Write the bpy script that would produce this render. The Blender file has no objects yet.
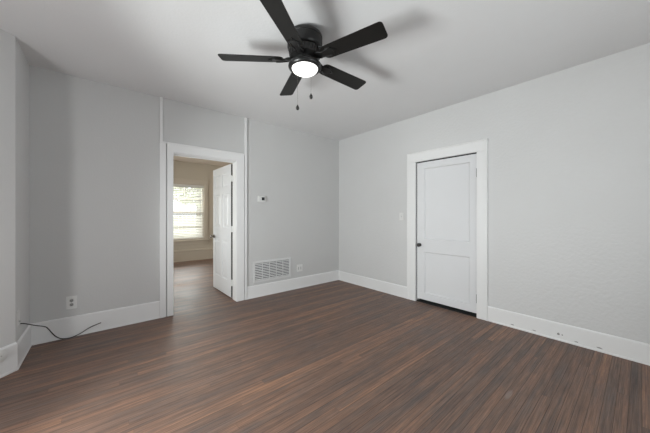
import bpy, bmesh, math, random
from mathutils import Vector, Matrix

# ------------------------------------------------------------------ camera
scene = bpy.context.scene
COL = scene.collection
cam_data = bpy.data.cameras.new('camera')
cam_data.sensor_width = 36.0
cam_data.lens = 265 / 650 * 36.0
cam_data.shift_y = -1.5 / 650
cam_data.clip_start = 0.02
cam = bpy.data.objects.new('camera', cam_data)
cam.location = (0, 0, 1.275)
cam.rotation_euler = (math.radians(90), 0, math.radians(-39.9))
COL.objects.link(cam)
scene.camera = cam

# ------------------------------------------------------------------ world, daylight, exposure
scene.view_settings.view_transform = 'Standard'
scene.view_settings.look = 'None'
scene.view_settings.gamma = 1.0
scene.view_settings.use_curve_mapping = False
scene.view_settings.exposure = 0.08
scene.cycles.max_bounces = 16
scene.cycles.diffuse_bounces = 10
scene.cycles.transparent_max_bounces = 24
scene.cycles.caustics_reflective = False
scene.cycles.sample_clamp_indirect = 6.0

world = bpy.data.worlds.new('overcast_sky')
scene.world = world
world.use_nodes = True
wn = world.node_tree.nodes
wn['Background'].inputs['Color'].default_value = (0.88, 0.94, 1.0, 1)
wn['Background'].inputs['Strength'].default_value = 3.5


def daylight(name, loc, direction, sx, sy, power, color=(0.93, 0.97, 1.0), spread=180):
    d = bpy.data.lights.new(name, 'AREA')
    d.shape = 'RECTANGLE'
    d.size, d.size_y = sx, sy
    d.energy = power
    d.color = color
    d.spread = math.radians(spread)
    o = bpy.data.objects.new(name, d)
    o.location = loc
    o.rotation_euler = Vector(direction).to_track_quat('-Z', 'Y').to_euler()
    COL.objects.link(o)
    return o


# daylight outside the windows built below; rear and far side lamps are added fill
daylight('daylight_side', (-1.455, 1.80, 0.98), (1, -0.15, 0.38), 0.75, 0.85, 128, (1.0, 1.0, 1.0))
daylight('fill_rear', (1.7, -1.86, 1.35), (-0.5, 1, 0.9), 1.8, 1.4, 22, (1.0, 1.0, 1.0))  # added fill from an unseen rear window
daylight('daylight_far', (1.74, 8.42, 1.37), (0, -1, 0), 0.9, 1.45, 60, (1.0, 1.0, 1.0))
daylight('fill_far_side', (-1.22, 6.1, 1.35), (1, 0, 0.2), 1.5, 1.5, 102, (1.0, 0.98, 0.95))  # added lamp, lights the beige room from out of view

# ------------------------------------------------------------------ constants of the place
YB = 3.838      # face of the wall with the doorway
XR = 3.562      # face of the wall with the closed door
XL = -0.555     # face of the short wall at the left
H = 2.74        # ceiling
T = 0.14        # wall thickness
YF = 8.10       # window wall of the room beyond
WX, RY = -1.30, -1.70   # side and rear walls behind the camera
CORNER = Vector((XL, 3.30, 0))
CORNER2 = Vector((WX, 3.30 - (XL - WX), 0))

# ------------------------------------------------------------------ materials


def new_mat(name):
    m = bpy.data.materials.new(name)
    m.use_nodes = True
    nt = m.node_tree
    return m, nt, nt.nodes['Principled BSDF']


def paint(name, color, rough=0.6, bump=0.0, bscale=60.0, spec=0.35, var=0.02):
    m, nt, b = new_mat(name)
    N, L = nt.nodes, nt.links
    b.inputs['Roughness'].default_value = rough
    b.inputs['Specular IOR Level'].default_value = spec
    tc = N.new('ShaderNodeTexCoord')
    n0 = N.new('ShaderNodeTexNoise')
    n0.inputs['Scale'].default_value = 2.5
    n0.inputs['Detail'].default_value = 3
    L.new(tc.outputs['Object'], n0.inputs['Vector'])
    mx = N.new('ShaderNodeMix')
    mx.data_type = 'RGBA'
    mx.inputs['A'].default_value = tuple(c * (1 - var) for c in color) + (1,)
    mx.inputs['B'].default_value = tuple(min(1, c * (1 + var)) for c in color) + (1,)
    L.new(n0.outputs['Fac'], mx.inputs['Factor'])
    L.new(mx.outputs['Result'], b.inputs['Base Color'])
    if bump:
        n1 = N.new('ShaderNodeTexNoise')
        n1.inputs['Scale'].default_value = bscale
        n1.inputs['Detail'].default_value = 4
        L.new(tc.outputs['Object'], n1.inputs['Vector'])
        bp = N.new('ShaderNodeBump')
        bp.inputs['Strength'].default_value = bump
        bp.inputs['Distance'].default_value = 0.004
        L.new(n1.outputs['Fac'], bp.inputs['Height'])
        L.new(bp.outputs['Normal'], b.inputs['Normal'])
    return m


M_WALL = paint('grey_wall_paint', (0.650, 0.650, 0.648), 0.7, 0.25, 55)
M_WALL_SHADED = paint('grey_wall_paint_shaded', (0.580, 0.580, 0.577), 0.7, 0.25, 55)  # same wall paint darkened, the doorway wall's shade put into the colour
M_WALL_TEX = paint('grey_wall_paint_textured', (0.630, 0.630, 0.630), 0.5, 0.8, 34)
M_CEIL = paint('white_ceiling_paint', (0.71, 0.71, 0.715), 0.8, 0.35, 45)
M_TRIM = paint('white_trim_paint', (0.78, 0.78, 0.78), 0.38, 0.05, 20)
M_DOOR = paint('white_door_paint', (0.70, 0.705, 0.72), 0.35, 0.04, 18)
M_BEIGE = paint('beige_wall_paint', (0.57, 0.515, 0.435), 0.7, 0.25, 55)
M_BEIGE_CEIL = paint('cream_ceiling_paint', (0.70, 0.62, 0.54), 0.8, 0.2, 45)
M_BEIGE_TRIM = paint('cream_trim_paint', (0.60, 0.54, 0.46), 0.45)
M_PLASTIC = paint('white_plastic', (0.72, 0.72, 0.71), 0.35)
M_GREYPL = paint('grey_plastic', (0.32, 0.32, 0.32), 0.4)
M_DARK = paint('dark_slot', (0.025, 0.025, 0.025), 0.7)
M_SCREEN = paint('dark_display', (0.02, 0.02, 0.022), 0.15, spec=0.5)
M_VENT = paint('white_enamel', (0.66, 0.66, 0.66), 0.4)
M_DUCT = paint('dark_duct_backing', (0.03, 0.03, 0.032), 0.9)  # near-black sheet on the wall behind the louvres
M_CABLE = paint('black_rubber', (0.016, 0.016, 0.017), 0.45)
M_BLADE = paint('matte_black_blade', (0.010, 0.0095, 0.009), 0.42, 0.1, 30, spec=0.3, var=0.15)
M_BLADE_IRON = paint('black_iron', (0.010, 0.010, 0.010), 0.3, spec=0.45)
M_BLACK = paint('satin_black', (0.012, 0.012, 0.012), 0.35, spec=0.4)
M_KNOB = paint('oil_rubbed_black', (0.02, 0.018, 0.016), 0.25, spec=0.6)
M_BLIND = paint('white_vinyl_slat', (0.78, 0.77, 0.74), 0.4)
M_CHIP = paint('bare_wood_chip', (0.26, 0.25, 0.24), 0.8)
M_GAP_SHADE = paint('gap_shade_dark', (0.05, 0.045, 0.04), 0.8)  # colour of the shaded hinge gap
M_CLOSET = paint('closet_paint', (0.25, 0.25, 0.25), 0.8)
M_BARK = paint('tree_bark', (0.16, 0.11, 0.07), 0.9, 0.6, 30, var=0.3)
M_LEAF = paint('leaf_green', (0.50, 0.52, 0.30), 0.6, var=0.5)
M_FENCE = paint('pale_cedar', (0.62, 0.52, 0.40), 0.8, 0.3, 20, var=0.15)
M_LAWN = paint('lawn_green', (0.20, 0.26, 0.10), 0.9, 0.6, 40, var=0.3)
M_SIDING = paint('outer_siding', (0.6, 0.6, 0.58), 0.8)


def metal(name, color, rough):
    m, nt, b = new_mat(name)
    b.inputs['Base Color'].default_value = color + (1,)
    b.inputs['Metallic'].default_value = 1.0
    b.inputs['Roughness'].default_value = rough
    n = nt.nodes.new('ShaderNodeTexNoise')
    n.inputs['Scale'].default_value = 80
    r = nt.nodes.new('ShaderNodeMapRange')
    r.inputs['To Min'].default_value = rough * 0.85
    r.inputs['To Max'].default_value = rough * 1.15
    nt.links.new(n.outputs['Fac'], r.inputs['Value'])
    nt.links.new(r.outputs['Result'], b.inputs['Roughness'])
    return m


M_STEEL = metal('brushed_steel', (0.55, 0.55, 0.55), 0.35)
M_BRONZE = metal('aged_bronze', (0.20, 0.18, 0.16), 0.35)


def glass_pane():
    m, nt, b = new_mat('window_glass')
    N, L = nt.nodes, nt.links
    N.remove(b)
    tr = N.new('ShaderNodeBsdfTransparent')
    tr.inputs['Color'].default_value = (0.96, 0.98, 0.97, 1)
    gl = N.new('ShaderNodeBsdfGlossy')
    gl.inputs['Roughness'].default_value = 0.02
    fr = N.new('ShaderNodeFresnel')
    fr.inputs['IOR'].default_value = 1.45
    mx = N.new('ShaderNodeMixShader')
    L.new(fr.outputs[0], mx.inputs[0])
    L.new(tr.outputs[0], mx.inputs[1])
    L.new(gl.outputs[0], mx.inputs[2])
    L.new(mx.outputs[0], N['Material Output'].inputs['Surface'])
    return m


M_GLASS = glass_pane()


def bowl_mat():
    m, nt, b = new_mat('lit_frosted_glass')
    b.inputs['Base Color'].default_value = (0.9, 0.9, 0.9, 1)
    b.inputs['Roughness'].default_value = 0.3
    b.inputs['Emission Color'].default_value = (1.0, 0.98, 0.95, 1)
    N, L = nt.nodes, nt.links
    tc = N.new('ShaderNodeTexCoord')
    w = N.new('ShaderNodeTexWave')
    w.inputs['Scale'].default_value = 40
    L.new(tc.outputs['Object'], w.inputs['Vector'])
    r = N.new('ShaderNodeMapRange')
    r.inputs['To Min'].default_value = 1.3
    r.inputs['To Max'].default_value = 1.7
    L.new(w.outputs['Fac'], r.inputs['Value'])
    L.new(r.outputs['Result'], b.inputs['Emission Strength'])
    return m


M_BOWL = bowl_mat()


def floor_mat():
    m, nt, b = new_mat('worn_strip_oak_floor')
    N, L = nt.nodes, nt.links

    def math_(op, a, bb=None, c=None):
        n = N.new('ShaderNodeMath')
        n.operation = op
        for i, v in enumerate((a, bb, c)):
            if v is None:
                continue
            if isinstance(v, (int, float)):
                n.inputs[i].default_value = v
            else:
                L.new(v, n.inputs[i])
        return n.outputs[0]

    tc = N.new('ShaderNodeTexCoord')
    sp = N.new('ShaderNodeSeparateXYZ')
    L.new(tc.outputs['Object'], sp.inputs[0])
    X, Y = sp.outputs[0], sp.outputs[1]
    W = 0.057
    yr = math_('DIVIDE', Y, W)
    row = math_('FLOOR', yr)
    wn1 = N.new('ShaderNodeTexWhiteNoise')
    wn1.noise_dimensions = '1D'
    L.new(row, wn1.inputs['W'])
    xs = math_('MULTIPLY_ADD', wn1.outputs['Value'], 7.3, math_('DIVIDE', X, 3.1))
    seg = math_('FLOOR', xs)
    cb = N.new('ShaderNodeCombineXYZ')
    L.new(row, cb.inputs[0])
    L.new(seg, cb.inputs[1])
    wn2 = N.new('ShaderNodeTexWhiteNoise')
    wn2.noise_dimensions = '2D'
    L.new(cb.outputs[0], wn2.inputs['Vector'])
    # long streaky grain, shifted from plank to plank
    def streak(sx, sy, detail, rough, off=0.0, distort=0.0):
        c = N.new('ShaderNodeCombineXYZ')
        L.new(math_('MULTIPLY', X, sx), c.inputs[0])
        L.new(math_('MULTIPLY_ADD', Y, sy, off), c.inputs[1])
        L.new(math_('MULTIPLY', wn2.outputs['Value'], 37.0), c.inputs[2])
        n = N.new('ShaderNodeTexNoise')
        n.inputs['Scale'].default_value = 1.0
        n.inputs['Detail'].default_value = detail
        n.inputs['Roughness'].default_value = rough
        n.inputs['Distortion'].default_value = distort
        L.new(c.outputs[0], n.inputs['Vector'])
        return n.outputs['Fac']
    g1 = streak(0.9, 55.0, 6, 0.66)
    g2 = streak(4.0, 230.0, 3, 0.6, 11.0)
    nz = N.new('ShaderNodeTexNoise')          # broad wear patches
    nz.inputs['Scale'].default_value = 1.6
    nz.inputs['Detail'].default_value = 5
    L.new(tc.outputs['Object'], nz.inputs['Vector'])
    v = math_('MULTIPLY', wn2.outputs['Value'], 0.24)
    v = math_('MULTIPLY_ADD', g1, 0.95, v)
    v = math_('MULTIPLY_ADD', nz.outputs['Fac'], 0.35, v)
    v = math_('MULTIPLY_ADD', streak(7.0, 30.0, 6, 0.7, 5.0), 0.45, v)
    v = math_('MULTIPLY_ADD', math_('GREATER_THAN', wn2.outputs['Value'], 0.88), 0.04, v)
    v = math_('ADD', v, -0.45)
    rp = N.new('ShaderNodeValToRGB')
    e = rp.color_ramp.elements
    e[0].position, e[0].color = 0.12, (0.072, 0.059, 0.056, 1)
    e[1].position, e[1].color = 0.95, (0.430, 0.235, 0.140, 1)
    for p, c in ((0.32, (0.128, 0.094, 0.082, 1)), (0.50, (0.195, 0.125, 0.096, 1)), (0.72, (0.280, 0.164, 0.114, 1))):
        k = e.new(p)
        k.color = c
    L.new(v, rp.inputs[0])
    # greyed, worn finish in long drifting patches
    gw = N.new('ShaderNodeMapRange')
    gw.inputs['From Min'].default_value = 0.45
    gw.inputs['From Max'].default_value = 0.72
    gw.inputs['To Max'].default_value = 0.75
    L.new(streak(1.7, 9.0, 6, 0.7, 3.0), gw.inputs['Value'])
    gx = N.new('ShaderNodeMix')
    gx.data_type = 'RGBA'
    gx.inputs['B'].default_value = (0.140, 0.120, 0.113, 1)
    L.new(gw.outputs['Result'], gx.inputs['Factor'])
    L.new(rp.outputs['Color'], gx.inputs['A'])
    gm = N.new('ShaderNodeMapRange')
    gm.inputs['From Min'].default_value = 0.25
    gm.inputs['From Max'].default_value = 0.75
    gm.inputs['To Min'].default_value = 0.55
    gm.inputs['To Max'].default_value = 1.38
    L.new(g2, gm.inputs['Value'])
    # joints between boards
    fy = math_('FRACT', yr)
    ey = math_('MULTIPLY', math_('MINIMUM', fy, math_('SUBTRACT', 1.0, fy)), W)
    fx = math_('FRACT', xs)
    ex = math_('MULTIPLY', math_('MINIMUM', fx, math_('SUBTRACT', 1.0, fx)), 3.1)
    ed = math_('MINIMUM', ey, math_('ADD', ex, 0.0011))
    jm = N.new('ShaderNodeMapRange')
    jm.inputs['From Min'].default_value = 0.0006
    jm.inputs['From Max'].default_value = 0.0024
    jm.inputs['To Min'].default_value = 0.42
    jm.inputs['To Max'].default_value = 1.0
    L.new(ed, jm.inputs['Value'])
    k = math_('MULTIPLY', gm.outputs['Result'], jm.outputs['Result'])
    mc = N.new('ShaderNodeMix')
    mc.data_type = 'RGBA'
    mc.blend_type = 'MULTIPLY'
    mc.inputs['Factor'].default_value = 1.0
    L.new(gx.outputs['Result'], mc.inputs['A'])
    cc = N.new('ShaderNodeCombineColor')
    for i in range(3):
        L.new(k, cc.inputs[i])
    L.new(cc.outputs[0], mc.inputs['B'])
    # one pale scrape in the finish near the right-hand wall
    dx = math_('MULTIPLY', math_('SUBTRACT', X, 2.205), 12.0)
    dy = math_('MULTIPLY', math_('SUBTRACT', Y, 0.606), 55.0)
    rr = math_('SQRT', math_('ADD', math_('MULTIPLY', dx, dx), math_('MULTIPLY', dy, dy)))
    sc = N.new('ShaderNodeMapRange')
    sc.inputs['From Min'].default_value = 0.55
    sc.inputs['From Max'].default_value = 1.0
    sc.inputs['To Min'].default_value = 0.7
    sc.inputs['To Max'].default_value = 0.0
    L.new(rr, sc.inputs['Value'])
    ms = N.new('ShaderNodeMix')
    ms.data_type = 'RGBA'
    ms.inputs['B'].default_value = (0.34, 0.32, 0.30, 1)
    L.new(math_('MULTIPLY', sc.outputs['Result'], g1), ms.inputs['Factor'])
    L.new(mc.outputs['Result'], ms.inputs['A'])
    L.new(ms.outputs['Result'], b.inputs['Base Color'])
    rg = N.new('ShaderNodeMapRange')
    rg.inputs['To Min'].default_value = 0.36
    rg.inputs['To Max'].default_value = 0.60
    L.new(nz.outputs['Fac'], rg.inputs['Value'])
    L.new(rg.outputs['Result'], b.inputs['Roughness'])
    b.inputs['Specular IOR Level'].default_value = 0.27
    bp = N.new('ShaderNodeBump')
    bp.inputs['Strength'].default_value = 0.25
    bp.inputs['Distance'].default_value = 0.002
    L.new(k, bp.inputs['Height'])
    L.new(bp.outputs['Normal'], b.inputs['Normal'])
    return m


M_FLOOR = floor_mat()

# ------------------------------------------------------------------ helpers


def box(bm, lo, hi, mi=0):
    vs = [bm.verts.new((x, y, z)) for x in (lo[0], hi[0]) for y in (lo[1], hi[1]) for z in (lo[2], hi[2])]
    for f in ((0, 1, 3, 2), (4, 6, 7, 5), (0, 4, 5, 1), (2, 3, 7, 6), (0, 2, 6, 4), (1, 5, 7, 3)):
        fc = bm.faces.new([vs[i] for i in f])
        fc.material_index = mi
    return vs


def prism(bm, outline, depth_vec, mi=0):
    """closed outline (list of points) swept along depth_vec"""
    a = [bm.verts.new(p) for p in outline]
    b = [bm.verts.new(Vector(p) + Vector(depth_vec)) for p in outline]
    n = len(a)
    bm.faces.new(a).material_index = mi
    bm.faces.new(b[::-1]).material_index = mi
    for i in range(n):
        bm.faces.new((a[i], b[i], b[(i + 1) % n], a[(i + 1) % n])).material_index = mi


def lathe(bm, prof, centre, seg=40, axis='Z', close=True):
    """prof: list of (radius, height) along the axis"""
    rings = []
    c = Vector(centre)
    for r, hgt in prof:
        ring = []
        if r < 1e-6:
            off = {'Z': (0, 0, hgt), 'X': (hgt, 0, 0), 'Y': (0, hgt, 0)}[axis]
            ring = [bm.verts.new(c + Vector(off))]
        else:
            for i in range(seg):
                a = 2 * math.pi * i / seg
                u, v = r * math.cos(a), r * math.sin(a)
                off = {'Z': (u, v, hgt), 'X': (hgt, u, v), 'Y': (v, hgt, u)}[axis]
                ring.append(bm.verts.new(c + Vector(off)))
        rings.append(ring)
    for A, B in zip(rings, rings[1:]):
        if len(A) == 1 and len(B) == 1:
            continue
        for i in range(seg):
            j = (i + 1) % seg
            if len(A) == 1:
                bm.faces.new((A[0], B[i], B[j]))
            elif len(B) == 1:
                bm.faces.new((A[i], B[0], A[j]))
            else:
                bm.faces.new((A[i], B[i], B[j], A[j]))
    if close:
        for R in (rings[0], rings[-1]):
            if len(R) > 1:
                bm.faces.new(R)


def tube(bm, pts, r, seg=8):
    pts = [Vector(p) for p in pts]
    rings = []
    up = Vector((0.13, 0.21, 0.97))
    for i, p in enumerate(pts):
        t = (pts[min(i + 1, len(pts) - 1)] - pts[max(i - 1, 0)]).normalized()
        a = t.cross(up)
        if a.length < 1e-3:
            a = t.cross(Vector((1, 0, 0)))
        a.normalize()
        b = t.cross(a)
        rings.append([bm.verts.new(p + (a * math.cos(2 * math.pi * k / seg) + b * math.sin(2 * math.pi * k / seg)) * r) for k in range(seg)])
    for A, B in zip(rings, rings[1:]):
        for i in range(seg):
            j = (i + 1) % seg
            bm.faces.new((A[i], B[i], B[j], A[j]))
    bm.faces.new(rings[0])
    bm.faces.new(rings[-1])


def smooth_path(pts, n=8):
    P = [Vector(p) for p in pts]
    out = []
    for i in range(len(P) - 1):
        p0, p1, p2, p3 = P[max(i - 1, 0)], P[i], P[i + 1], P[min(i + 2, len(P) - 1)]
        for k in range(n):
            t = k / n
            out.append(0.5 * ((2 * p1) + (p2 - p0) * t + (2 * p0 - 5 * p1 + 4 * p2 - p3) * t * t + (3 * p1 - p0 - 3 * p2 + p3) * t ** 3))
    out.append(P[-1])
    return out


def obj(name, bm, mats, parent=None, bevel=0.0, smooth=False, seg=2, xf=None):
    if xf is not None:
        bmesh.ops.transform(bm, matrix=xf, verts=bm.verts)
    bmesh.ops.recalc_face_normals(bm, faces=bm.faces)
    me = bpy.data.meshes.new(name)
    bm.to_mesh(me)
    bm.free()
    for m in (mats if isinstance(mats, (list, tuple)) else [mats]):
        me.materials.append(m)
    o = bpy.data.objects.new(name, me)
    COL.objects.link(o)
    if parent is not None:
        o.parent = parent
        o.matrix_parent_inverse = Matrix.Translation(-parent.location)
    if smooth:
        for p in me.polygons:
            p.use_smooth = True
        if hasattr(me, 'set_sharp_from_angle'):
            me.set_sharp_from_angle(angle=math.radians(38))
    if bevel:
        md = o.modifiers.new('soft_edges', 'BEVEL')
        md.width = bevel
        md.segments = seg
        md.limit_method = 'ANGLE'
        md.angle_limit = math.radians(35)
    return o


def tag(o, label=None, cat=None, group=None, kind=None):
    if label:
        o['label'] = label
    if cat:
        o['category'] = cat
    if group:
        o['group'] = group
    if kind:
        o['kind'] = kind
    return o


def struct(name, bm, mats, label, cat, **kw):
    return tag(obj(name, bm, mats, **kw), label, cat, kind='structure')


def thing(name, loc, label, cat, group=None, kind=None):
    o = bpy.data.objects.new(name, None)
    o.location = loc
    o.empty_display_size = 0.05
    COL.objects.link(o)
    return tag(o, label, cat, group, kind)


def frame_xf(origin, u, n):
    """local (u, n, z) -> world"""
    u, n = Vector(u).normalized(), Vector(n).normalized()
    return Matrix(((u.x, n.x, 0, origin[0]), (u.y, n.y, 0, origin[1]), (0, 0, 1, origin[2]), (0, 0, 0, 1)))


def wall_bm(length, height, thick, openings, u0=0.0):
    """wall in local (u, n, z): room face n=0 (material 0), outer face n=-thick (material 1), holes (ua, ub, za, zb)"""
    bm = bmesh.new()
    us = sorted({u0, length} | {o[0] for o in openings} | {o[1] for o in openings})
    zs = sorted({0.0, height} | {o[2] for o in openings} | {o[3] for o in openings})

    def hole(a, b):
        return any(o[0] - 1e-6 <= a and b <= o[1] + 1e-6 for o in openings)

    def solid(i, j):
        if i < 0 or j < 0 or i >= len(us) - 1 or j >= len(zs) - 1:
            return False
        cu, cz = (us[i] + us[i + 1]) / 2, (zs[j] + zs[j + 1]) / 2
        return not any(o[0] < cu < o[1] and o[2] < cz < o[3] for o in openings)
    F = {}

    def v(i, j, s):
        if (i, j, s) not in F:
            F[(i, j, s)] = bm.verts.new((us[i], -thick if s else 0.0, zs[j]))
        return F[(i, j, s)]
    for i in range(len(us) - 1):
        for j in range(len(zs) - 1):
            if not solid(i, j):
                continue
            for s in (0, 1):
                bm.faces.new((v(i, j, s), v(i + 1, j, s), v(i + 1, j + 1, s), v(i, j + 1, s))).material_index = s
            for di, dj, a, b in ((-1, 0, (i, j), (i, j + 1)), (1, 0, (i + 1, j), (i + 1, j + 1)), (0, -1, (i, j), (i + 1, j)), (0, 1, (i, j + 1), (i + 1, j + 1))):
                if not solid(i + di, j + dj):
                    bm.faces.new((v(*a, 0), v(*b, 0), v(*b, 1), v(*a, 1)))
    return bm


def strip_bm(p0, p1, n, prof, m0=0.0, m1=0.0):
    """moulding profile [(depth, z)...] run from p0 to p1 along the wall face with room normal n; m0/m1 mitre the ends"""
    bm = bmesh.new()
    p0, p1, n = Vector(p0), Vector(p1), Vector(n).normalized()
    d = (p1 - p0).normalized()
    A = [bm.verts.new(p0 + n * a + Vector((0, 0, z)) - d * (m0 * a)) for a, z in prof]
    B = [bm.verts.new(p1 + n * a + Vector((0, 0, z)) + d * (m1 * a)) for a, z in prof]
    k = len(prof)
    for i in range(k):
        j = (i + 1) % k
        bm.faces.new((A[i], B[i], B[j], A[j]))
    bm.faces.new(A)
    bm.faces.new(B[::-1])
    return bm


def base_prof(h, t=0.013):
    return [(0, 0), (t + 0.005, 0), (t + 0.005, 0.010), (t + 0.004, 0.015), (t + 0.001, 0.018), (t, 0.019), (t, h - 0.014), (t - 0.004, h - 0.005), (t - 0.010, h), (0, h)]


def panel_door_bm(w, h, t, panels, recess=0.010, bevel=0.014, field=None):
    """door slab in local (u across, n thickness, z up); panels = [(u0,u1,z0,z1)] sunk on both faces"""
    bm = bmesh.new()
    us = sorted({0.0, w} | {p[0] for p in panels} | {p[1] for p in panels})
    zs = sorted({0.0, h} | {p[2] for p in panels} | {p[3] for p in panels})

    def in_panel(cu, cz):
        return any(p[0] < cu < p[1] and p[2] < cz < p[3] for p in panels)
    for s, y in ((1, 0.0), (-1, t)):
        for i in range(len(us) - 1):
            for j in range(len(zs) - 1):
                if in_panel((us[i] + us[i + 1]) / 2, (zs[j] + zs[j + 1]) / 2):
                    continue
                bm.faces.new([bm.verts.new(q) for q in ((us[i], y, zs[j]), (us[i + 1], y, zs[j]), (us[i + 1], y, zs[j + 1]), (us[i], y, zs[j + 1]))])
        for p in panels:
            def ring(ins, dep):
                return [bm.verts.new(q) for q in ((p[0] + ins, y + s * dep, p[2] + ins), (p[1] - ins, y + s * dep, p[2] + ins), (p[1] - ins, y + s * dep, p[3] - ins), (p[0] + ins, y + s * dep, p[3] - ins))]
            rs = [ring(0, 0), ring(bevel * 0.35, recess * 0.75), ring(bevel, recess)]
            if field:
                rs += [ring(bevel + field, recess), ring(bevel + field * 2.2, recess * 0.3)]
            for A, B in zip(rs, rs[1:]):
                for i in range(4):
                    k = (i + 1) % 4
                    bm.faces.new((A[i], A[k], B[k], B[i]))
            bm.faces.new(rs[-1])
    for a, b in (((0, 0), (w, 0)), ((w, 0), (w, h)), ((w, h), (0, h)), ((0, h), (0, 0))):
        bm.faces.new([bm.verts.new(q) for q in ((a[0], 0, a[1]), (b[0], 0, b[1]), (b[0], t, b[1]), (a[0], t, a[1]))])
    bmesh.ops.remove_doubles(bm, verts=bm.verts, dist=1e-5)
    return bm


# ------------------------------------------------------------------ floor, ceilings
bm = bmesh.new()
box(bm, (-1.9, -1.95, -0.12), (4.75, YF + 0.16, 0.0))
struct('floor', bm, M_FLOOR, 'worn brown strip wood floor running from the room through the doorway', 'floor')

bm = bmesh.new()
box(bm, (-1.9, -1.95, H), (4.75, YB + 0.07, H + 0.1))
struct('ceiling', bm, M_CEIL, 'white textured ceiling that carries the black fan', 'ceiling')
bm = bmesh.new()
box(bm, (-1.9, YB + 0.07, H), (4.75, YF + 0.16, H + 0.1))
struct('ceiling.001', bm, M_BEIGE_CEIL, 'cream ceiling of the beige room seen through the doorway', 'ceiling')

# ------------------------------------------------------------------ walls
DX0, DX1, DZ = 0.681, 1.502, 2.075         # doorway in the back wall
struct('wall_back', wall_bm(4.75, H, T, [(DX0 - 0.012, DX1 + 0.012, -1, DZ + 0.002)], u0=-1.9), [M_WALL_SHADED, M_BEIGE],
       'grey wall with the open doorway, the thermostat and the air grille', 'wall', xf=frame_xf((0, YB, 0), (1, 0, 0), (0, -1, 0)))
CY0, CY1, CZ = 1.315, 2.148, 2.056         # closet door opening in the right wall
struct('wall_right', wall_bm(YB, H, T, [(CY0 - 0.012, CY1 + 0.012, -1, CZ + 0.012)], u0=RY - T), [M_WALL_TEX, M_CLOSET],
       'pale grey textured wall with the closed white door', 'wall', xf=frame_xf((XR, 0, 0), (0, 1, 0), (-1, 0, 0)))
struct('wall_left', wall_bm(YB, H, T, [], u0=CORNER.y), [M_WALL, M_SIDING],
       'short grey wall in the left corner where the black cable comes out', 'wall', xf=frame_xf((XL, 0, 0), (0, 1, 0), (1, 0, 0)))
DIAG_L = (CORNER - CORNER2).length
DN = (1, -1, 0)
DD = (1, 1, 0)
struct('wall_corner', wall_bm(DIAG_L, H, T, []), [M_WALL, M_SIDING],
       'grey angled wall at the left edge with the round cover on its baseboard', 'wall', xf=frame_xf(CORNER2, DD, DN))
W1 = (1.15, 2.45, 0.28, 1.90)              # side window (u along y)
struct('wall_side', wall_bm(CORNER2.y, H, T, [W1], u0=RY - T), [M_WALL, M_SIDING],
       'grey side wall with the daylight window, beside the camera', 'wall', xf=frame_xf((WX, 0, 0), (0, 1, 0), (1, 0, 0)))
W2 = (0.7, 2.7, 0.50, 2.15)              # unseen rear window, added for fill light
struct('wall_rear', wall_bm(XR + T, H, T, [W2], u0=WX - T), [M_WALL, M_SIDING],
       'grey rear wall with the added fill light window, behind the camera', 'wall', xf=frame_xf((0, RY, 0), (1, 0, 0), (0, 1, 0)))
# closet behind the closed door
bm = bmesh.new()
box(bm, (XR + T, CY0 - 0.2, 0), (XR + T + 0.9, CY0 - 0.15, H))
box(bm, (XR + T, CY1 + 0.15, 0), (XR + T + 0.9, CY1 + 0.2, H))
box(bm, (XR + T + 0.9, CY0 - 0.2, 0), (XR + T + 0.95, CY1 + 0.2, H))
struct('wall_closet', bm, M_CLOSET, 'dark closet walls behind the closed white door', 'wall')
# the room beyond the doorway
X2A, X2B = -1.0, 3.2
W3 = (1.24, 2.245, 0.575, 2.14)
struct('wall_far', wall_bm(X2B + T, H, T, [W3], u0=X2A - T), [M_BEIGE, M_SIDING],
       'beige window wall at the end of the room beyond the doorway', 'wall', xf=frame_xf((0, YF, 0), (1, 0, 0), (0, -1, 0)))
W4 = (5.3, 6.9, 0.6, 2.1)  # unseen side window, added to light the beige room
struct('wall_far_left', wall_bm(YF, H, T, [W4], u0=YB + T), [M_BEIGE, M_SIDING],
       'beige side wall of the room beyond, with an unseen added window', 'wall', xf=frame_xf((X2A, 0, 0), (0, 1, 0), (1, 0, 0)))
struct('wall_far_right', wall_bm(YF, H, T, [], u0=YB + T), [M_BEIGE, M_SIDING],
       'beige wall of the room beyond, behind the open door', 'wall', xf=frame_xf((X2B, 0, 0), (0, 1, 0), (-1, 0, 0)))

# ------------------------------------------------------------------ baseboards
BB, BR = 0.200, 0.178
struct('baseboard_back', strip_bm((XL, YB, 0), (0.535, YB, 0), (0, -1, 0), base_prof(BB + 0.012), -1, 0), M_TRIM,
       'white baseboard between the left corner and the doorway', 'baseboard')
struct('baseboard_back.001', strip_bm((1.662, YB, 0), (XR, YB, 0), (0, -1, 0), base_prof(BB - 0.012), 0, -1), M_TRIM,
       'white baseboard under the air grille', 'baseboard')
bb_r = struct('baseboard_right', strip_bm((XR, RY, 0), (XR, 1.194, 0), (-1, 0, 0), base_prof(BR), -1, 0), M_TRIM,
              'chipped white baseboard on the near side of the closed door', 'baseboard')
struct('baseboard_right.001', strip_bm((XR, 2.286, 0), (XR, YB, 0), (-1, 0, 0), base_prof(BR), 0, -1), M_TRIM,
       'white baseboard between the closed door and the far corner', 'baseboard')
t225 = math.tan(math.radians(22.5))
struct('baseboard_left', strip_bm((XL, CORNER.y, 0), (XL, YB, 0), (1, 0, 0), base_prof(BB + 0.012), t225, -1), M_TRIM,
       'short white baseboard below the wall plate with the cable', 'baseboard')
struct('baseboard_corner', strip_bm(CORNER2, CORNER, DN, base_prof(BB + 0.03), -t225, t225), M_TRIM,
       'white baseboard of the angled wall at the left edge', 'baseboard')
struct('baseboard_side', strip_bm((WX, RY, 0), (WX, CORNER2.y, 0), (1, 0, 0), base_prof(BB), -1, -t225), M_TRIM,
       'white baseboard below the side window', 'baseboard')
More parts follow.
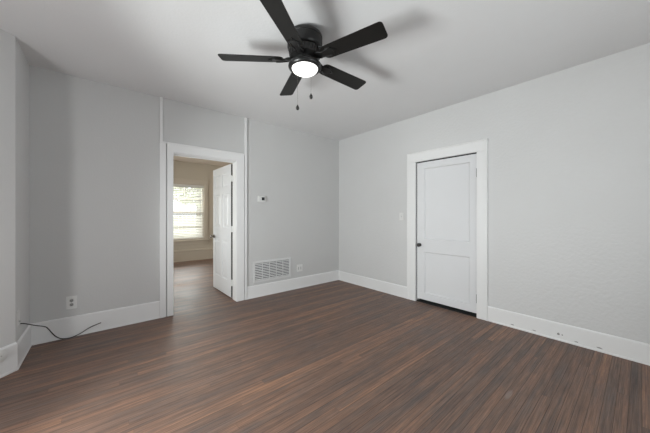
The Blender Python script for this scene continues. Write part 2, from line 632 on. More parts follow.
struct('baseboard_rear', strip_bm((WX, RY, 0), (XR, RY, 0), (0, 1, 0), base_prof(BB), -1, -1), M_TRIM,
       'white baseboard below the added rear window', 'baseboard')
far_prof = [(0, 0), (0.034, 0), (0.030, 0.02), (0.02, 0.024), (0.02, 0.26), (0.030, 0.27), (0.026, 0.295), (0.012, 0.31), (0, 0.32)]
struct('baseboard_far', strip_bm((X2A, YF, 0), (X2B, YF, 0), (0, -1, 0), far_prof, -1, -1), M_BEIGE_TRIM,
       'tall cream baseboard under the window of the room beyond', 'baseboard')
# paint chips and dark nicks on the right baseboard
rnd = random.Random(4)
for (y, z, w, hh) in ((0.545, 0.068, 0.030, 0.026), (0.515, 0.066, 0.014, 0.014), (0.412, 0.034, 0.030, 0.010), (0.255, 0.036, 0.045, 0.013), (0.94, 0.035, 0.040, 0.010), (0.742, 0.036, 0.040, 0.010)):
    bm = bmesh.new()
    k = 9
    pts = []
    for i in range(k):
        a = 2 * math.pi * i / k
        r = 0.5 * rnd.uniform(0.55, 1.1)
        pts.append((XR - 0.0125, y + w * r * math.cos(a), z + hh * r * math.sin(a)))
    prism(bm, pts, (-0.0015, 0, 0))
    c = obj('paint_chip', bm, M_CHIP, bb_r)
    c['label'] = 'dark chip in the white paint'

# ------------------------------------------------------------------ doorway casing and battens
CT = 0.020
t1 = thing('trim_1', (1.09, YB, 0), 'white casing around the open doorway', 'door casing', kind='structure')
bm = bmesh.new(); box(bm, (0.612, YB - CT, 0), (DX0 + 0.002, YB, DZ + 0.002)); obj('casing_side', bm, M_TRIM, t1, bevel=0.003)
bm = bmesh.new(); box(bm, (DX1 - 0.002, YB - CT, 0), (1.618, YB, DZ + 0.002)); obj('casing_side', bm, M_TRIM, t1, bevel=0.003)
bm = bmesh.new(); box(bm, (0.612, YB - CT - 0.001, DZ - 0.002), (1.618, YB, 2.185)); box(bm, (0.536, YB - 0.024, 2.170), (1.626, YB, 2.192))
obj('casing_head', bm, M_TRIM, t1, bevel=0.003)
for xa, xb in ((DX0 - 0.012, DX0), (DX1, DX1 + 0.012)):
    bm = bmesh.new(); box(bm, (xa, YB - 0.002, 0), (xb, YB + T + 0.002, DZ))
    obj('jamb', bm, M_TRIM, t1)
bm = bmesh.new(); box(bm, (DX0, YB - 0.002, DZ - 0.014), (DX1, YB + T + 0.002, DZ)); obj('jamb_head', bm, M_TRIM, t1)
bm = bmesh.new()
box(bm, (DX0, YB + 0.045, 0), (DX0 + 0.011, YB + 0.080, DZ - 0.014))
box(bm, (DX0, YB + 0.045, DZ - 0.025), (DX1, YB + 0.080, DZ - 0.014))
obj('door_stop', bm, M_TRIM, t1, bevel=0.002)
bm = bmesh.new()   # casing on the far side
box(bm, (DX0 - 0.09, YB + T, 0), (DX0, YB + T + 0.018, DZ + 0.09)); box(bm, (DX0, YB + T, DZ), (DX1, YB + T + 0.018, DZ + 0.09)); box(bm, (DX1 + 0.012, YB + T, 0), (DX1 + 0.10, YB + T + 0.018, DZ + 0.09))
obj('casing_back', bm, M_BEIGE_TRIM, t1, bevel=0.003)

t2 = thing('trim_2', (0.55, YB, 0), 'white batten rising from the left side of the doorway to the ceiling', 'trim', kind='structure')
bm = bmesh.new(); box(bm, (0.536, YB - 0.018, 2.192), (0.566, YB, H)); obj('upper_batten', bm, M_TRIM, t2, bevel=0.003)
bm = bmesh.new(); box(bm, (0.533, YB - 0.022, 0), (0.602, YB, 2.170)); obj('side_board', bm, M_TRIM, t2, bevel=0.003)
bm = bmesh.new(); box(bm, (1.628, YB - 0.022, 0), (1.662, YB, H))
struct('trim_3', bm, M_TRIM, 'white full height batten just right of the doorway casing', 'trim', bevel=0.003)

# ------------------------------------------------------------------ closed door in the right wall
t4 = thing('trim_4', (XR, 1.73, 0), 'white casing around the closed door', 'door casing', kind='structure')
bm = bmesh.new(); box(bm, (XR - 0.022, CY1 + 0.004, 0), (XR, 2.286, CZ + 0.002)); obj('casing_side', bm, M_TRIM, t4, bevel=0.003)
bm = bmesh.new(); box(bm, (XR - 0.022, 1.194, 0), (XR, CY0 - 0.002, CZ + 0.002)); obj('casing_side', bm, M_TRIM, t4, bevel=0.003)
bm = bmesh.new(); box(bm, (XR - 0.023, 1.194, CZ + 0.002), (XR, 2.286, 2.182)); box(bm, (XR - 0.029, 1.188, 2.182), (XR, 2.292, 2.196)); obj('casing_head', bm, M_TRIM, t4, bevel=0.003)
bm = bmesh.new(); box(bm, (XR - 0.028, 2.270, 0), (XR, 2.290, 2.182)); box(bm, (XR - 0.028, 1.190, 0), (XR, 1.206, 2.182)); obj('back_band', bm, M_TRIM, t4, bevel=0.002)
bm = bmesh.new()
box(bm, (XR - 0.001, CY1, 0), (XR + T, CY1 + 0.012, CZ)); box(bm, (XR - 0.001, CY0 - 0.012, 0), (XR + T, CY0, CZ)); box(bm, (XR - 0.001, CY0, CZ), (XR + T, CY1, CZ + 0.012))
box(bm, (XR + 0.045, CY0, CZ - 0.012), (XR + 0.08, CY1, CZ)); box(bm, (XR + 0.045, CY1 - 0.012, 0), (XR + 0.08, CY1, CZ)); box(bm, (XR + 0.045, CY0, 0), (XR + 0.08, CY0 + 0.012, CZ))
obj('jamb', bm, M_TRIM, t4)

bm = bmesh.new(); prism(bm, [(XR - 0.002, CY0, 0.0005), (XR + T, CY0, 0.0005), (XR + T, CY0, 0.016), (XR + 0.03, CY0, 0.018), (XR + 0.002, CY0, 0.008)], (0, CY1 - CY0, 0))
struct('under_door_shade', bm, M_DARK, 'dark strip standing for shade under the closed door', 'gap shade')  # black strip added so the gap under the door reads as shade
bm = bmesh.new(); box(bm, (XR + 0.003, CY1 - 0.0145, 0.05), (XR + 0.012, CY1, CZ)); box(bm, (XR + 0.003, CY0 + 0.01, CZ - 0.0165), (XR + 0.012, CY1, CZ)); w_ = obj('door_gap_shade', bm, M_DARK, t4); w_['label'] = 'dark strip standing for shade in the door gap'  # dark strips paint the shade of the latch and top gaps
DW, DH, DB = 0.816, 1.988, 0.050
dz = DB
d2 = thing('door_2', (XR, 1.735, 0), 'closed white two panel door with a black knob', 'door', kind='structure')
slab = panel_door_bm(DW, DH, 0.038, [(0.062 + 0.02, 0.70, 0.930 - dz, 1.945 - dz), (0.062 + 0.02, 0.70, 0.150 - dz, 0.742 - dz)], 0.016, 0.014)
# local u runs from the hinge side (y = CY0) to the latch side; keep the wide stile at the latch
slab_u = [(v, v.co.x) for v in slab.verts]
obj('slab', slab, M_DOOR, d2, bevel=0.002, xf=Matrix.Translation((0, CY0 + 0.003, dz)) @ frame_xf((XR - 0.001, 0, 0), (0, 1, 0), (1, 0, 0)))
bm = bmesh.new()
lathe(bm, [(0.026, 0.0), (0.026, -0.005), (0.021, -0.008), (0.010, -0.011), (0.009, -0.024), (0.018, -0.029), (0.027, -0.035), (0.028, -0.040), (0.023, -0.046), (0.011, -0.049), (0.0, -0.050)], (XR - 0.001, 2.090, 0.838), 28, 'X')
k = obj('knob', bm, M_KNOB, d2, smooth=True); k['label'] = 'round black door knob'
bm = bmesh.new(); box(bm, (XR - 0.003, 2.078, 0.72), (XR - 0.0005, 2.102, 0.775)); obj('keyhole_plate', bm, M_DOOR, d2, bevel=0.001)
for hz in (1.80, 0.235):
    bm = bmesh.new()
    for q in range(5):
        lathe(bm, [(0.0065, -0.0085), (0.0065, 0.0085)], (XR - 0.009, CY0 - 0.001, hz + (q - 2) * 0.0185), 12)
    lathe(bm, [(0.004, 0.045), (0.007, 0.049), (0.004, 0.056), (0, 0.058)], (XR - 0.009, CY0 - 0.001, hz), 12)
    lathe(bm, [(0.004, -0.045), (0.007, -0.049), (0.004, -0.056), (0, -0.058)], (XR - 0.009, CY0 - 0.001, hz), 12)
    box(bm, (XR - 0.0030, CY0 + 0.002, hz - 0.044), (XR - 0.001, CY0 + 0.008, hz + 0.044))
    hg = obj('hinge', bm, M_KNOB, d2, smooth=True); hg['label'] = 'dark hinge knuckle'

# ------------------------------------------------------------------ open door to the room beyond
d1 = thing('door_1', (1.50, 4.015, 0), 'open white six panel door swung into the beige room', 'door', kind='structure')
P6 = []
for ua, ub in ((0.110, 0.375), (0.465, 0.730)):
    P6 += [(ua, ub, 0.24, 0.86), (ua, ub, 1.06, 1.60), (ua, ub, 1.71, 1.93)]
DOORM = Matrix.Translation((1.497, 4.028, 0.014)) @ Matrix.Rotation(math.radians(0.8), 4, 'Z')
obj('slab', panel_door_bm(0.82, 2.045, 0.036, P6, 0.009, 0.012, 0.018), M_DOOR, d1, bevel=0.0015, xf=DOORM @ frame_xf((0, 0, 0), (0, 1, 0), (1, 0, 0)))
bm = bmesh.new(); box(bm, (0.001, -0.0012, 0.004), (0.034, 0.0, 2.04)); e_ = obj('hinge_gap_shade', bm, M_GAP_SHADE, d1, xf=DOORM); e_['label'] = 'dark strip standing for shade in the hinge gap'  # shade of the hinge gap put on the door end as dark colour
for sgn, x0 in ((-1, 1.480), (1, 1.515)):
    bm = bmesh.new()
    s = sgn
    lathe(bm, [(0.030, 0.0), (0.030, 0.006 * s), (0.012, 0.012 * s), (0.011, 0.034 * s), (0.024, 0.040 * s), (0.029, 0.052 * s), (0.026, 0.063 * s), (0.013, 0.069 * s), (0, 0.070 * s)], (x0, 4.79, 0.905), 24, 'X')
    k = obj('knob', bm, M_BRONZE, d1, smooth=True); k['label'] = 'dark metal door knob'
for hz in (1.83, 1.06, 0.24):
    bm = bmesh.new()
    lathe(bm, [(0.0065, -0.046), (0.0065, 0.046)], (1.494, 4.004, hz), 12)
    box(bm, (1.494, 4.004, hz - 0.044), (1.520, 4.033, hz + 0.044))
    box(bm, (1.499, 3.945, hz - 0.044), (1.503, 4.004, hz + 0.044))
    hg = obj('hinge', bm, M_PLASTIC, d1); hg['label'] = 'white painted hinge'

# ------------------------------------------------------------------ windows


def window(name, u0, u1, z0, z1, origin, u, n, label, m_trim, casing=True, cw=0.11, munt_v=(True, False), munt_z=(None, None), depth=T):
    """double hung window; local (u, n, z), room face at n=0"""
    X = frame_xf(origin, u, n)
    root = thing(name, X @ Vector(((u0 + u1) / 2, 0, z0)), label, 'window', kind='structure')
    def P(nm, bm, m, **kw):
        return obj(nm, bm, m, root, xf=X, **kw)
    bm = bmesh.new()
    box(bm, (u0, -depth, z0), (u0 + 0.02, 0, z1)); box(bm, (u1 - 0.02, -depth, z0), (u1, 0, z1)); box(bm, (u0 + 0.02, -depth, z1 - 0.02), (u1 - 0.02, 0, z1)); box(bm, (u0 + 0.02, -depth, z0), (u1 - 0.02, 0, z0 + 0.02))
    P('window_frame', bm, m_trim)
    if casing:
        bm = bmesh.new()
        c = cw
        box(bm, (u0 - c, 0, z0), (u0 + 0.006, 0.02, z1 + 0.002)); box(bm, (u1 - 0.006, 0, z0), (u1 + c, 0.02, z1 + 0.002)); box(bm, (u0 - c - 0.01, 0, z1 - 0.004), (u1 + c + 0.01, 0.024, z1 + 0.13))
        P('window_casing', bm, m_trim, bevel=0.003)
        bm = bmesh.new(); box(bm, (u0 - c - 0.03, -0.04, z0 - 0.028), (u1 + c + 0.03, 0.06, z0 + 0.002)); P('window_sill', bm, m_trim, bevel=0.004)
        bm = bmesh.new(); box(bm, (u0 - c, 0, z0 - 0.125), (u1 + c, 0.018, z0 - 0.028)); P('apron', bm, m_trim, bevel=0.003)
    zm = (z0 + z1) / 2 - 0.03
    for nm, na, za, zb, mv, mz in (('upper_sash', -0.115, zm - 0.02, z1 - 0.02, munt_v[0], munt_z[0]), ('lower_sash', -0.075, z0 + 0.02, zm + 0.025, munt_v[1], munt_z[1])):
        a, b = u0 + 0.02, u1 - 0.02
        bm = bmesh.new(); s = 0.045
        box(bm, (a, na, za), (a + s, na + 0.034, zb)); box(bm, (b - s, na, za), (b, na + 0.034, zb)); box(bm, (a + s, na, za), (b - s, na + 0.034, za + s + 0.01)); box(bm, (a + s, na, zb - s), (b - s, na + 0.034, zb))
        if mv:
            c = (a + b) / 2; box(bm, (c - 0.011, na + 0.006, za + s), (c + 0.011, na + 0.03, zb - s))
        if mz:
            box(bm, (a + s, na + 0.008, mz - 0.011), (b - s, na + 0.028, mz + 0.011))
        sash = P(nm, bm, m_trim)
        bm = bmesh.new(); box(bm, (a + s - 0.004, na + 0.015, za + s), (b - s + 0.004, na + 0.019, zb - s + 0.004))
        g = obj('pane', bm, M_GLASS, sash, xf=X)
        g.matrix_parent_inverse = Matrix.Identity(4)
        sash.matrix_parent_inverse = Matrix.Translation(-root.location)
    return root


window('window_1', *W3, (0, YF, 0), (1, 0, 0), (0, -1, 0), 'double hung window behind the white blind in the beige room', M_BEIGE_TRIM, cw=0.085, munt_z=(1.71, 0.97))
window('window_2', *W1, (WX, 0, 0), (0, 1, 0), (1, 0, 0), 'wide window in the side wall beside the camera', M_TRIM)
window('window_3', *W2, (0, RY, 0), (1, 0, 0), (0, 1, 0), 'unseen wide window added in the rear wall for fill light', M_TRIM)
window('window_4', *W4, (X2A, 0, 0), (0, 1, 0), (1, 0, 0), 'unseen side window added to light the beige room', M_BEIGE_TRIM)

# blind in the far window
bl = thing('window_blind', (1.74, YF + 0.03, 0.60), 'white slatted blind hanging in the window of the beige room', 'blind')
BX0, BX1 = 1.266, 2.220
bm = bmesh.new(); box(bm, (BX0, YF + 0.004, 2.065), (BX1, YF + 0.062, 2.118)); obj('headrail', bm, M_BLIND, bl, bevel=0.004)
bm = bmesh.new(); box(bm, (BX0, YF + 0.010, 0.605), (BX1, YF + 0.058, 0.630)); obj('bottom_rail', bm, M_BLIND, bl, bevel=0.004)
bm = bmesh.new()
nsl, tilt = 32, math.radians(40)
for i in range(nsl):
    z = 0.655 + i * (2.05 - 0.655) / (nsl - 1)
    c, s = math.cos(tilt) * 0.024, math.sin(tilt) * 0.024
    y = YF + 0.034
    prism(bm, [(BX0, y - c, z - s), (BX0, y, z + 0.002), (BX0, y + c, z + s), (BX0, y + c, z + s + 0.0028), (BX0, y, z + 0.0055), (BX0, y - c, z - s + 0.0028)], (BX1 - BX0, 0, 0))
obj('slats', bm, M_BLIND, bl)
for x in (1.40, 2.03):
    bm = bmesh.new()
    tube(bm, [(x, YF + 0.008, 0.62), (x, YF + 0.008, 2.07)], 0.0015, 6)
    tube(bm, [(x, YF + 0.060, 0.62), (x, YF + 0.060, 2.07)], 0.0015, 6)
    obj('ladder_cord', bm, M_BLIND, bl)
bm = bmesh.new(); tube(bm, [(2.12, YF - 0.002, 2.05), (2.12, YF - 0.004, 1.15)], 0.004, 8); obj('tilt_wand', bm, M_GREYPL, bl)

# ------------------------------------------------------------------ outside the far window
bm = bmesh.new(); box(bm, (-14, YF + 0.2, -0.62), (18, 30, -0.5))
tag(obj('lawn', bm, M_LAWN), 'green lawn outside the window of the beige room', 'lawn', kind='structure')
fe = thing('wooden_fence', (2, 15.5, -0.5), 'pale wooden board fence beyond the lawn outside the window', 'fence')
bm = bmesh.new()
for i in range(60):
    x = -3 + i * 0.2
    prism(bm, [(x, 15.5, -0.5), (x + 0.19, 15.5, -0.5), (x + 0.19, 15.5, 1.15), (x + 0.16, 15.5, 1.2), (x + 0.03, 15.5, 1.2), (x, 15.5, 1.15)], (0, 0.022, 0))
obj('boards', bm, M_FENCE, fe)
bm = bmesh.new(); box(bm, (-3, 15.522, -0.1), (9, 15.56, 0.0)); box(bm, (-3, 15.522, 0.8), (9, 15.56, 0.9)); obj('rails', bm, M_FENCE, fe)


def tree(x, y, h, r, seed, label):
    t = thing('leafy_tree', (x, y, -0.5), label, 'tree')
    rr = random.Random(seed)
    bm = bmesh.new()
    lathe(bm, [(0.20, -0.05), (0.14, 0.5), (0.11, h * 0.5), (0.05, h * 0.85)], (x, y, -0.5), 12)
    for i in range(6):
        a = i * 1.05 + rr.random()
        tube(bm, smooth_path([(x, y, h * 0.3 + i * 0.12), (x + 0.4 * r * math.cos(a), y + 0.4 * r * math.sin(a), h * 0.5 + 0.1 * i), (x + 0.75 * r * math.cos(a), y + 0.75 * r * math.sin(a), h * 0.62 + 0.1 * i)], 4), 0.035, 6)
    obj('trunk', bm, M_BARK, t, smooth=True)
    bm = bmesh.new()
    for i in range(1800):
        d = Vector((rr.gauss(0, 1), rr.gauss(0, 1), rr.gauss(0, 1))).normalized() * r * (0.45 + 0.55 * rr.random() ** 0.5)
        p = Vector((x, y, h * 0.68 - 0.5)) + Vector((d.x, d.y, d.z * 0.8))
        R = Matrix.Rotation(rr.random() * 6.28, 3, 'Z') @ Matrix.Rotation(rr.random() * 3, 3, 'X')
        s = rr.uniform(0.09, 0.16)
        vs = [bm.verts.new(p + R @ Vector(q) * s) for q in ((-1, 0, 0), (0, -0.45, 0.1), (1, 0, 0), (0, 0.45, 0.1))]
        bm.faces.new(vs)
    obj('foliage', bm, M_LEAF, t)


tree(3.6, 14.0, 4.8, 1.4, 3, 'leafy green tree on the lawn outside the blind covered window')

# ------------------------------------------------------------------ ceiling fan
FC = Vector((1.240, 1.734, 0))
fan = thing('ceiling_fan', (FC.x, FC.y, H), 'black five blade ceiling fan with a lit round glass bowl', 'ceiling fan')
bm = bmesh.new()
lathe(bm, [(0.092, H - 0.001), (0.096, H - 0.008), (0.100, H - 0.016), (0.118, H - 0.022), (0.134, H - 0.030), (0.140, H - 0.042), (0.140, H - 0.058), (0.137, H - 0.061), (0.137, H - 0.066), (0.140, H - 0.069), (0.140, H - 0.130), (0.136, H - 0.140), (0.128, H - 0.146)], (FC.x, FC.y, 0), 56)
obj('motor_housing', bm, M_BLACK, fan, smooth=True)
bm = bmesh.new()
lathe(bm, [(0.120, H - 0.145), (0.124, H - 0.150), (0.118, H - 0.200), (0.100, H - 0.214), (0.082, H - 0.222), (0.082, H - 0.232), (0.060, H - 0.236), (0.058, H - 0.252)], (FC.x, FC.y, 0), 56)
for i in range(30):          # cooling ribs round the motor
    a = 2 * math.pi * i / 30
    c, s = math.cos(a), math.sin(a)
    q = [FC + Vector((r * c + o * -s, r * s + o * c, z)) for r, z, o in ((0.119, H - 0.150, -0.004), (0.130, H - 0.154, -0.004), (0.123, H - 0.198, -0.004), (0.112, H - 0.200, -0.004))]
    prism(bm, q, Vector((-s, c, 0)) * 0.008)
obj('motor', bm, M_BLADE_IRON, fan, smooth=True)
bm = bmesh.new()
lathe(bm, [(0.056, H - 0.250), (0.075, H - 0.252), (0.118, H - 0.258), (0.131, H - 0.266), (0.133, H - 0.276), (0.131, H - 0.286), (0.124, H - 0.294), (0.108, H - 0.297), (0.104, H - 0.294), (0.104, H - 0.284)], (FC.x, FC.y, 0), 56)
obj('light_fitter', bm, M_BLACK, fan, smooth=True)
bm = bmesh.new()
lathe(bm, [(0.1035, H - 0.286), (0.103, H - 0.298), (0.095, H - 0.310), (0.080, H - 0.320), (0.052, H - 0.327), (0.025, H - 0.330), (0, H - 0.331)], (FC.x, FC.y, 0), 56)
b = obj('glass_bowl', bm, M_BOWL, fan, smooth=True); b['label'] = 'glowing white glass light bowl'

PITCH = math.radians(-12)
ZB = 2.512


def blade_outline(r0=0.168, r1=0.668, w0=0.122, w1=0.140):
    pts = []
    def corner(cx, cy, rad, a0, a1, n=7):
        for i in range(n + 1):
            a = math.radians(a0 + (a1 - a0) * i / n)
            pts.append((cx + rad * math.cos(a), cy + rad * math.sin(a)))
    corner(r1 - 0.026, w1 / 2 - 0.026, 0.026, 90, 0)
    corner(r1 - 0.026, -w1 / 2 + 0.026, 0.026, 0, -90)
    corner(r0 + 0.045, -w0 / 2 + 0.045, 0.045, -90, -180)
    corner(r0 + 0.045, w0 / 2 - 0.045, 0.045, 180, 90)
    return pts


def make_blade():
    bm = bmesh.new()
    prism(bm, [(x, y, 0) for x, y in blade_outline()], (0, 0, 0.006))
    return bm


def make_iron():
    bm = bmesh.new()
    for s in (-1, 1):        # two curved arms and a trefoil plate under the blade root
        tube(bm, smooth_path([(0.100, 0.016 * s, 0.012), (0.135, 0.030 * s, 0.004), (0.170, 0.022 * s, -0.004), (0.205, 0.030 * s, -0.005), (0.235, 0.034 * s, -0.004)], 5), 0.0065, 8)
    prism(bm, [(0.185, -0.020, -0.006), (0.215, -0.044, -0.006), (0.250, -0.040, -0.006), (0.262, -0.018, -0.006), (0.290, 0, -0.006), (0.262, 0.018, -0.006), (0.250, 0.040, -0.006), (0.215, 0.044, -0.006), (0.185, 0.020, -0.006)], (0, 0, 0.006))
    prism(bm, [(0.092, -0.024, 0.006), (0.140, -0.018, -0.003), (0.190, -0.016, -0.006), (0.190, 0.016, -0.006), (0.140, 0.018, -0.003), (0.092, 0.024, 0.006)], (0, 0, 0.006))
    for x, y in ((0.225, -0.028), (0.225, 0.028), (0.268, 0)):
        lathe(bm, [(0.006, -0.006), (0.006, -0.008), (0.003, -0.010), (0, -0.010)], (x, y, 0), 10)
    return bm


blade0 = iron0 = None
for kk in range(5):
    ang = math.radians(143.6 - 72 * kk)
    X = Matrix.Translation((FC.x, FC.y, ZB)) @ Matrix.Rotation(ang, 4, 'Z') @ Matrix.Rotation(PITCH, 4, 'X')
    if kk == 0:
        blade0 = obj('blade', make_blade(), M_BLADE, fan, bevel=0.0015)
        iron0 = obj('blade_bracket', make_iron(), M_BLADE_IRON, fan, smooth=True)
        bl_, ir_ = blade0, iron0
    else:
        bl_, ir_ = blade0.copy(), iron0.copy()
        COL.objects.link(bl_); COL.objects.link(ir_)
    for o in (bl_, ir_):
        o.parent = fan
        o.matrix_parent_inverse = Matrix.Translation(-fan.location)
        o.matrix_basis = X
for (x, y, zf) in ((1.209, 1.611, 2.176), (1.136, 1.685, 2.095)):
    bm = bmesh.new()
    n = int((2.468 - zf) / 0.007)
    for i in range(n):
        lathe(bm, [(0, -0.0015), (0.0013, 0), (0, 0.0015)], (x, y, 2.468 - i * 0.007), 6)
    tube(bm, [(x, y, 2.470), (x, y, zf)], 0.0006, 5)
    ch = obj('pull_chain', bm, M_BRONZE, fan)
    bm = bmesh.new()
    lathe(bm, [(0, 0.022), (0.004, 0.020), (0.006, 0.012), (0.012, 0.004), (0.0135, -0.006), (0.010, -0.016), (0.004, -0.020), (0, -0.020)], (x, y, zf), 16)
    f = obj('chain_fob', bm, M_KNOB, ch, smooth=True); f['label'] = 'black round pull fob'

# ------------------------------------------------------------------ things on the walls


def cover_plate(bm, w, h, t):
    """plate in local (u, n, z) centred on the origin, room side towards +n"""
    o = 0.004
    a = [(-w / 2, 0, -h / 2), (w / 2, 0, -h / 2), (w / 2, 0, h / 2), (-w / 2, 0, h / 2)]
    A = [bm.verts.new(p) for p in a]
    B = [bm.verts.new((p[0], t * 0.5, p[2])) for p in a]
    C = [bm.verts.new((p[0] - math.copysign(o, p[0]), t, p[2] - math.copysign(o, p[2]))) for p in a]
    bm.faces.new(A)
    bm.faces.new(C)
    for P, Q in ((A, B), (B, C)):
        for i in range(4):
            k = (i + 1) % 4
            bm.faces.new((P[i], P[k], Q[k], Q[i]))


def wall_thing(name, loc, u, n, label, cat):
    root = thing(name, loc, label, cat)
    X = frame_xf(loc, u, n)
    return root, (lambda nm, bm, m, **kw: obj(nm, bm, m, root, xf=X, **kw))


# duplex outlet left of the doorway
root, P = wall_thing('wall_outlet', (-0.256, YB, 0.357), (1, 0, 0), (0, -1, 0), 'white duplex power outlet above the baseboard near the left corner', 'outlet')
bm = bmesh.new(); cover_plate(bm, 0.084, 0.134, 0.006); P('plate', bm, M_PLASTIC)
for s in (-1, 1):
    bm = bmesh.new()
    pts = []
    for i in range(24):
        a = 2 * math.pi * i / 24
        pts.append((max(-0.0145, min(0.0145, 0.0185 * math.cos(a))), 0.005, s * 0.0215 + 0.0155 * math.sin(a)))
    prism(bm, pts, (0, 0.003, 0)); P('receptacle', bm, M_GREYPL)
    bm = bmesh.new()
    for x in (-0.0065, 0.0065):
        box(bm, (x - 0.0013, 0.0075, s * 0.0215), (x + 0.0013, 0.0086, s * 0.0215 + 0.008))
    lathe(bm, [(0.0026, 0.0075), (0.0026, 0.0086)], (0, 0, s * 0.0215 - 0.006), 10, 'Y')
    P('slots', bm, M_DARK)
bm = bmesh.new(); lathe(bm, [(0.0035, 0.005), (0.0035, 0.0072), (0, 0.0076)], (0, 0, 0), 12, 'Y'); P('screw', bm, M_STEEL, smooth=True)

# wide plate right of the grille
root, P = wall_thing('wall_outlet', (2.628, YB, 0.348), (1, 0, 0), (0, -1, 0), 'white wall plate with two dark slots, beside the air grille', 'outlet')
bm = bmesh.new(); cover_plate(bm, 0.122, 0.122, 0.006); P('plate', bm, M_PLASTIC)
for x in (-0.023, 0.023):
    bm = bmesh.new(); box(bm, (x - 0.017, 0.005, -0.034), (x + 0.017, 0.008, 0.034)); P('insert', bm, M_PLASTIC, bevel=0.001)
    bm = bmesh.new(); box(bm, (x - 0.006, 0.0075, -0.024), (x + 0.006, 0.0088, 0.024)); P('slot', bm, M_GREYPL)
    for z in (-0.048, 0.048):
        bm = bmesh.new(); lathe(bm, [(0.003, 0.0055), (0.003, 0.007), (0, 0.0073)], (x, 0, z), 10, 'Y'); P('screw', bm, M_STEEL)

# thermostat
root, P = wall_thing('thermostat', (1.905, YB, 1.527), (1, 0, 0), (0, -1, 0), 'small white thermostat with a dark display, right of the doorway', 'thermostat')
bm = bmesh.new(); box(bm, (-0.066, 0, -0.048), (0.066, 0.006, 0.048)); P('wall_plate', bm, M_PLASTIC, bevel=0.002)
bm = bmesh.new(); box(bm, (-0.060, 0.006, -0.042), (0.060, 0.028, 0.042)); P('body', bm, M_PLASTIC, bevel=0.005, seg=3)
bm = bmesh.new(); box(bm, (-0.008, 0.0275, -0.022), (0.042, 0.0295, 0.026)); s_ = P('display', bm, M_SCREEN, bevel=0.001); s_['label'] = 'dark display window'
for z in (-0.012, 0.014):
    bm = bmesh.new(); box(bm, (-0.045, 0.0275, z - 0.006), (-0.022, 0.031, z + 0.006)); P('button', bm, M_VENT, bevel=0.001)

# light switch beside the closed door
root, P = wall_thing('light_switch', (XR, 2.402, 1.252), (0, 1, 0), (-1, 0, 0), 'white toggle light switch beside the closed door', 'light switch')
bm = bmesh.new(); cover_plate(bm, 0.072, 0.116, 0.006); P('plate', bm, M_PLASTIC)
bm = bmesh.new(); box(bm, (-0.005, 0.0055, -0.012), (0.005, 0.0066, 0.012)); P('switch_slot', bm, M_GREYPL)
bm = bmesh.new(); prism(bm, [(-0.004, 0.006, -0.004), (-0.004, 0.006, 0.006), (-0.004, 0.019, 0.010), (-0.004, 0.020, 0.004)], (0.008, 0, 0)); P('toggle', bm, M_VENT)
for z in (-0.030, 0.030):
    bm = bmesh.new(); lathe(bm, [(0.003, 0.0055), (0.003, 0.007), (0, 0.0073)], (0, 0, z), 10, 'Y'); P('screw', bm, M_STEEL)

# return air grille
GX0, GX1, GZ0, GZ1 = 1.762, 2.446, 0.226, 0.556
gr = thing('air_grille', ((GX0 + GX1) / 2, YB, GZ0), 'white louvred return air grille low on the grey wall', 'air vent')
bm = bmesh.new(); fw = 0.034
prof = [(0, 0), (0.004, 0.012), (0.010, 0.012), (0.012, 0.009)]
for lo, hi in (((GX0, GZ0), (GX0 + fw, GZ1)), ((GX1 - fw, GZ0), (GX1, GZ1)), ((GX0 + fw, GZ0), (GX1 - fw, GZ0 + fw)), ((GX0 + fw, GZ1 - fw), (GX1 - fw, GZ1))):
    box(bm, (lo[0], YB - 0.014, lo[1]), (hi[0], YB, hi[1]))
obj('frame', bm, M_VENT, gr, bevel=0.003)
bm = bmesh.new(); box(bm, (GX0 + 0.02, YB - 0.0015, GZ0 + 0.02), (GX1 - 0.02, YB, GZ1 - 0.02)); d_ = obj('duct_backing', bm, M_DUCT, gr)
n = 10
z0, z1 = GZ0 + fw, GZ1 - fw
bm = bmesh.new()
for i in range(n):
    z = z0 + (i + 0.5) * (z1 - z0) / n
    hh = (z1 - z0) / n
    prism(bm, [(GX0 + fw - 0.002, YB - 0.013, z - 0.24 * hh), (GX0 + fw - 0.002, YB - 0.0122, z - 0.32 * hh), (GX0 + fw - 0.002, YB - 0.004, z + 0.16 * hh), (GX0 + fw - 0.002, YB - 0.0048, z + 0.24 * hh)], (GX1 - GX0 - 2 * fw + 0.004, 0, 0))
obj('louvres', bm, M_VENT, gr)
for i in range(1, 5):
    x = GX0 + fw + i * (GX1 - GX0 - 2 * fw) / 5
    bm = bmesh.new(); box(bm, (x - 0.004, YB - 0.0140, z0 - 0.002), (x + 0.004, YB - 0.002, z1 + 0.002)); obj('divider_bar', bm, M_VENT, gr)
for x in (GX0 + 0.017, GX1 - 0.017):
    bm = bmesh.new(); lathe(bm, [(0.0045, -0.0135), (0.0045, -0.0155), (0, -0.0165)], (x, YB, (GZ0 + GZ1) / 2), 12, 'Y'); obj('screw', bm, M_STEEL, gr)

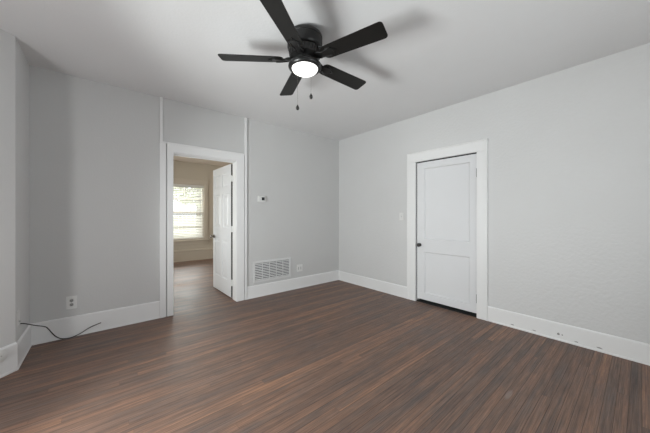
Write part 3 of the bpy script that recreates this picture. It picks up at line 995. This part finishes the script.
# plate on the short left wall, and the cable beside it
root, P = wall_thing('cable_wall_plate', (XL, 3.385, 0.405), (0, -1, 0), (1, 0, 0), 'white wall plate on the short left wall above the cable', 'wall plate')
bm = bmesh.new(); cover_plate(bm, 0.075, 0.125, 0.006); P('plate', bm, M_PLASTIC)
bm = bmesh.new(); lathe(bm, [(0.008, 0.005), (0.008, 0.009), (0.005, 0.010), (0.005, 0.017), (0.002, 0.017)], (0, 0, -0.03), 14, 'Y'); P('coax_jack', bm, M_STEEL)
for z in (-0.050, 0.050):
    bm = bmesh.new(); lathe(bm, [(0.003, 0.0055), (0.003, 0.007), (0, 0.0073)], (0, 0, z), 10, 'Y'); P('screw', bm, M_STEEL)

CABLE = [(-0.556, 3.475, 0.328), (-0.536, 3.485, 0.321), (-0.492, 3.600, 0.258), (-0.435, 3.720, 0.189), (-0.415, 3.745, 0.153), (-0.386, 3.770, 0.087), (-0.359, 3.783, 0.044),
         (-0.324, 3.788, 0.016), (-0.265, 3.788, 0.0065), (-0.189, 3.790, 0.028), (-0.110, 3.793, 0.071), (-0.035, 3.795, 0.093)]
cb = thing('black_cable', CABLE[0], 'loose black cable sagging from the short left wall to the floor', 'cable')
bm = bmesh.new(); tube(bm, smooth_path(CABLE, 7), 0.0042, 10); obj('cord', bm, M_CABLE, cb, smooth=True)
bm = bmesh.new()
tip = (Vector(CABLE[-1]) - Vector(CABLE[-2])).normalized()
tube(bm, [Vector(CABLE[-1]) - tip * 0.002, Vector(CABLE[-1]) + tip * 0.016], 0.0052, 10); e_ = obj('connector', bm, M_BRONZE, cb)

# round cover on the angled wall's baseboard
nn = Vector(DN).normalized()
rc = Vector((-0.630, 3.225, 0.172)) + nn * 0.013
root, P = wall_thing('round_cover_plate', rc, DD, DN, 'round white cover plate on the baseboard at the left edge', 'cover plate')
bm = bmesh.new(); lathe(bm, [(0.052, 0.0), (0.052, 0.004), (0.048, 0.009), (0.030, 0.013), (0, 0.014)], (0, 0, 0), 36, 'Y'); P('disc', bm, M_PLASTIC, smooth=True)
bm = bmesh.new(); lathe(bm, [(0.005, 0.013), (0.005, 0.0155), (0, 0.016)], (0, 0, 0), 12, 'Y'); P('screw', bm, M_STEEL)
